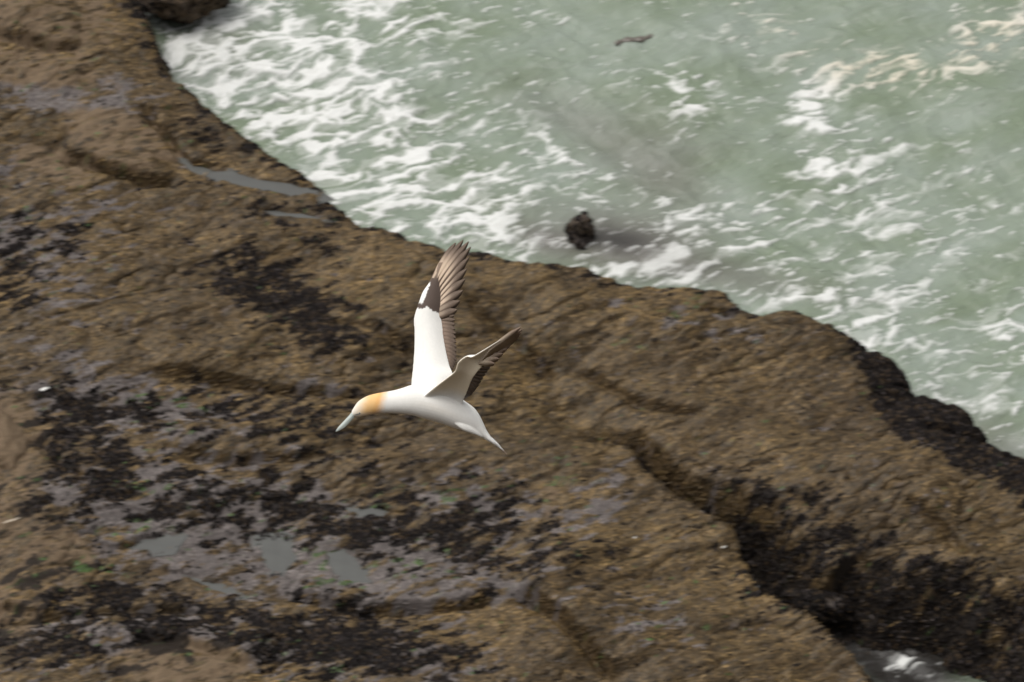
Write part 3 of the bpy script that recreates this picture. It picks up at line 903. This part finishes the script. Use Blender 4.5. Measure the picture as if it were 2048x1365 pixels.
# orange buff head
hx = px + .30 * (py - 808)
ho = smooth(777, 752, hx + 4 * nz) * smooth(712, 740, hx + 3 * nz) * smooth(835, 822, py + .0 * px)
ho *= (px < 790) & (py > 770)
colr = colr * (1 - ho[:, None]) + np.array([.79, .44, .16]) * ho[:, None]
hb = smooth(758, 744, hx) * smooth(700, 720, hx) * .35 * (px < 790)
colr = colr * (1 - hb[:, None]) + np.array([.80, .60, .32]) * hb[:, None]
# dark mask line from the eye to the beak
mk = np.exp(-(((px - 714.5) / 5.5) ** 2 + ((py - 829.5 + .18 * (px - 714)) / 1.6) ** 2) ** 1.5) * (np.abs(pz) > .004)
colr = colr * (1 - .85 * mk[:, None]) + np.array([.10, .12, .13]) * .85 * mk[:, None]
# dark hand of the far wing with the white alula patch
far = (py < 640) & (pz < -.05)
bnd = np.interp(px, [828, 835, 845, 853, 864, 877, 886], [622, 616, 618, 612, 622, 626, 640]) + 3 * nzf
dh = smooth(1.5, -1.5, py - bnd) * far
al = smooth(1, -1, px - (851 - .36 * (py - 590)) - 2.2 * nzf) * smooth(609, 604, py + 5 * nzf) * smooth(562, 568, py)
dh = dh * (1 - al)
colr = colr * (1 - dh[:, None]) + (DARK * 1.7) * dh[:, None]
tipb = dh * smooth(562, 545, py) * .55
colr = colr * (1 - tipb[:, None]) + np.array([.36, .27, .20]) * tipb[:, None]
# near wing: white coverts below with warm light painted in, turning grey brown towards the hand
nw = (pz > .34) & (px > 930)
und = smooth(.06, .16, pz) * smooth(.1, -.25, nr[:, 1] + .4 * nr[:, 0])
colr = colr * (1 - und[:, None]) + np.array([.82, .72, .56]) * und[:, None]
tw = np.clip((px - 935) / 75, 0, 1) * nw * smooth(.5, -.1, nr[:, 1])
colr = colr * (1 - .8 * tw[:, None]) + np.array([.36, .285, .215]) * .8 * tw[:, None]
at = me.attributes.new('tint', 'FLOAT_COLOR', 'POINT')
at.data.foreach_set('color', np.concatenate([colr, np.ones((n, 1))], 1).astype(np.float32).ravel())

def plumage(name, rough=.75, amt=.06):
    M = Mat(name, rough)
    nn = M.noise(60, 3, .6)
    v = M.n('ShaderNodeHueSaturation')
    M.l(M.attr('tint').outputs['Color'], v.inputs['Color'])
    r = M.n('ShaderNodeMapRange')
    r.inputs[3].default_value, r.inputs[4].default_value = 1 - amt, 1 + amt
    M.l(nn, r.inputs[0]); M.l(r.outputs[0], v.inputs['Value'])
    M.l(v.outputs[0], M.p.inputs['Base Color'])
    M.p.inputs['Specular IOR Level'].default_value = .25
    vo = M.n('ShaderNodeTexVoronoi')
    vo.inputs['Scale'].default_value = 38
    mp = M.n('ShaderNodeMapping'); mp.inputs['Scale'].default_value = (1.0, .55, .8)
    M.l(M.n('ShaderNodeTexCoord').outputs['Object'], mp.inputs['Vector']); M.l(mp.outputs[0], vo.inputs['Vector'])
    M.bump(vo.outputs[0], .10, .006)
    return M.m
PLUME = plumage('white_plumage')
VANE = plumage('feather_vane', .6, .15)
me.materials.clear()
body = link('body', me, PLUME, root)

# beak: a long dagger, two mandibles meeting at a line
def beak_half(upper):
    rows = [(704, 824, 709, 835, .0125), (698, 831.5, 704, 840.5, .0105), (690.5, 839.5, 697.5, 847.5, .0088), (682.5, 848, 689.5, 855, .007), (675.5, 856, 681, 860.5, .005), (671, 863.5, 672.5, 864, .0012)]
    rings = []
    for tx, ty, bx, by, hw in resample(rows, 3):
        T, Bm = bp(tx, ty), bp(bx, by)
        A_, B_ = (T, T * .22 + Bm * .78) if upper else (T * .62 + Bm * .38, Bm)
        c, hh = (A_ + B_) / 2, (A_ - B_) / 2
        kw = 1.0 if upper else .84
        rings.append(np.array([c + hh * math.cos(q) + np.array([0, 0, kw * hw * math.sin(q) * (.75 + .25 * (-math.cos(q) if upper else math.cos(q)))]) for q in np.linspace(0, 2 * math.pi, 17)[:-1]]))
    bm = loft(rings)
    m_ = bpy.data.meshes.new('mandible'); bm.to_mesh(m_); bm.free()
    return m_
BEAK = plain('pale_blue_grey_beak', (.47, .52, .49), .5, .05, 50)
bk = link('beak', beak_half(True), BEAK, root)
link('lower_mandible', beak_half(False), BEAK, bk)

def ball(name, c, r, mat, parent, sc=(1, 1, 1)):
    bm = bmesh.new()
    bmesh.ops.create_uvsphere(bm, u_segments=14, v_segments=10, radius=r)
    for v in bm.verts:
        v.co = Vector((v.co.x * sc[0], v.co.y * sc[1], v.co.z * sc[2]))
    m_ = bpy.data.meshes.new(name); bm.to_mesh(m_); bm.free()
    o = link(name, m_, mat, parent); o.location = c
    return o
IRIS = plain('pale_iris', (.45, .50, .52), .2, .05); PUPIL = plain('black_pupil', (.01, .01, .01), .15, .0)
for sgn in (1, -1):
    e = ball('eye', bp(719.5, 826.5, sgn * .0235), .0052, IRIS, root, (1, .8, .7))
    ball('pupil', (0, 0, sgn * .0022), .0030, PUPIL, e, (1, 1, .7))

def feather(name, r0, t0, width, nrm, base_c, tip_c, split, light=None, curve=0.0, lift=0.0):
    """a closed thin blade with a raised shaft, pointed round tip"""
    r0, t0, nrm = np.asarray(r0), np.asarray(t0), np.asarray(nrm, float)
    ax = t0 - r0; L = np.linalg.norm(ax); ax /= L
    nrm = nrm - ax * nrm.dot(ax); nrm /= np.linalg.norm(nrm)
    sd = np.cross(nrm, ax)
    rows = 12
    vs, cs, fs = [], [], []
    for k in range(rows):
        t = k / (rows - 1)
        w = width * (.45 + .55 * smooth(0, .35, t)) * (1 - smooth(.70, 1.03, t)) ** .55
        w = max(w, .0006)
        c = r0 + ax * L * t + sd * curve * L * t * t + nrm * (lift * L * t * (1 - t))
        tone = smooth(split - .22, split + .22, t)
        cc = base_c * (1 - tone) + tip_c * tone
        edge_c = cc if light is None else light * (1 - tone) + tip_c * tone
        for (o, h, col) in ((-1.0, -.0012, cc * .85), (-.22, .0010, cc), (0.0, .0022, cc * 1.25), (.22, .0010, edge_c), (1.0, -.0012, edge_c), (0, -.0030, cc * .9)):
            vs.append(c + sd * w * o + nrm * h); cs.append(np.clip(col, 0, .85))
    for k in range(rows - 1):
        for i in range(6):
            a_, b_ = k * 6 + i, k * 6 + (i + 1) % 6
            fs.append((a_, b_, b_ + 6, a_ + 6))
    m_ = mesh_np(name, np.array(vs), fs, colors={'tint': np.array(cs)})
    return link(name, m_, VANE, root)

BEIGE = np.array([.52, .40, .30]); BROWN = np.array([.125, .090, .068])
# far wing primaries, innermost to outermost
PT = [(913, 618), (918, 600), (924, 579), (928, 556), (931, 535), (935, 512), (938, 491), (934, 480), (923, 477), (908, 483)]
PR = [(866, 640), (868, 630), (870, 620), (872, 610), (874, 600), (874, 590), (873, 580), (871, 570), (869, 562), (866, 556)]
for k, (r, t) in enumerate(zip(PR, PT)):
    f = k / 9
    z0, z1 = -.185 - .02 * f, -.19 - .07 * f
    feather('primary_feather', bp(*r, z0 + .0035 + .0015 * (9 - k) * .5), bp(*t, z1 + .0012 * (9 - k)), .024 - .005 * f, (-.1, -.1, 1), BROWN * 1.2 if k < 8 else BEIGE * .8, BROWN, .50 + .06 * f,
            BEIGE * (1.0 if k > 1 else .55), curve=-.03)
# far wing secondaries
for k in range(15):
    f = k / 14
    ry = 728 - 104 * f
    rx = np.interp(ry, [624, 650, 680, 704, 732], [872, 876, 880, 884, 890])
    ty = np.interp(f, [0, .15, 1], [744, 734, 627]); tx = np.interp(ty, [619, 637, 665, 701, 730, 744], [912, 908, 910.5, 913, 913.5, 907])
    zz = np.interp(ry, [628, 650, 704, 732], [-.185, -.175, -.125, -.09])
    feather('secondary_feather', bp(rx, ry + 1, zz + .001), bp(tx, ty - 6, zz - .012 + .0012 * k), .021, (-.2, .1, 1), BROWN * 1.15, BROWN * .95, .5, BROWN * 1.7, curve=-.03)
# near wing: secondaries and primaries seen from below
nn = np.array([-.40, -.62, .66])
for k in range(13):
    f = k / 12
    rx, ry, rz = np.interp(f, [0, .3, .6, 1], [918, 930, 944, 966]), np.interp(f, [0, .3, .6, 1], [790, 776, 756, 731]), np.interp(f, [0, .3, .6, 1], [.085, .16, .25, .355])
    tx, ty = np.interp(f, [0, .25, .5, .75, 1], [931, 941, 955, 968, 984]), np.interp(f, [0, .25, .5, .75, 1], [797, 791, 774, 752, 731])
    feather('secondary_feather', bp(rx, ry, rz - .010), bp(tx, ty, rz - .045), .030, -nn, BROWN * 1.3, BROWN * 1.05, .5, BROWN * 1.6, curve=.02)
PT2 = [(990, 726), (998, 716), (1006, 706), (1014, 696), (1022, 687), (1030, 679), (1037, 671), (1042, 664), (1043, 658), (1040, 654)]
for k, t in enumerate(PT2):
    f = k / 9
    feather('primary_feather', bp(958 + 22 * f, 727 - 26 * f, .36 + .10 * f), bp(*t, .42 + .20 * f), .021 - .005 * f, -nn, np.array([.40, .32, .24]), BROWN * 2.0, .66, np.array([.46, .37, .28]), curve=.02)
# tail: white outer feathers, dark central pair
for k, (tx, ty, z, c) in enumerate([(1000, 893, .022, WHITE), (1003, 898, .016, WHITE), (1008, 902, .010, WHITE * .7), (1013, 908, .004, BROWN * 2.2), (1014, 909, -.004, BROWN * 2.2), (1008, 902, -.010, WHITE * .7), (1003, 897, -.016, WHITE), (1000, 892, -.022, WHITE)]):
    feather('tail_feather', bp(972, 866 + (k % 2), z * .7), bp(tx, ty, z), .0085, (.5, .55, .67), WHITE, c, .62, None)
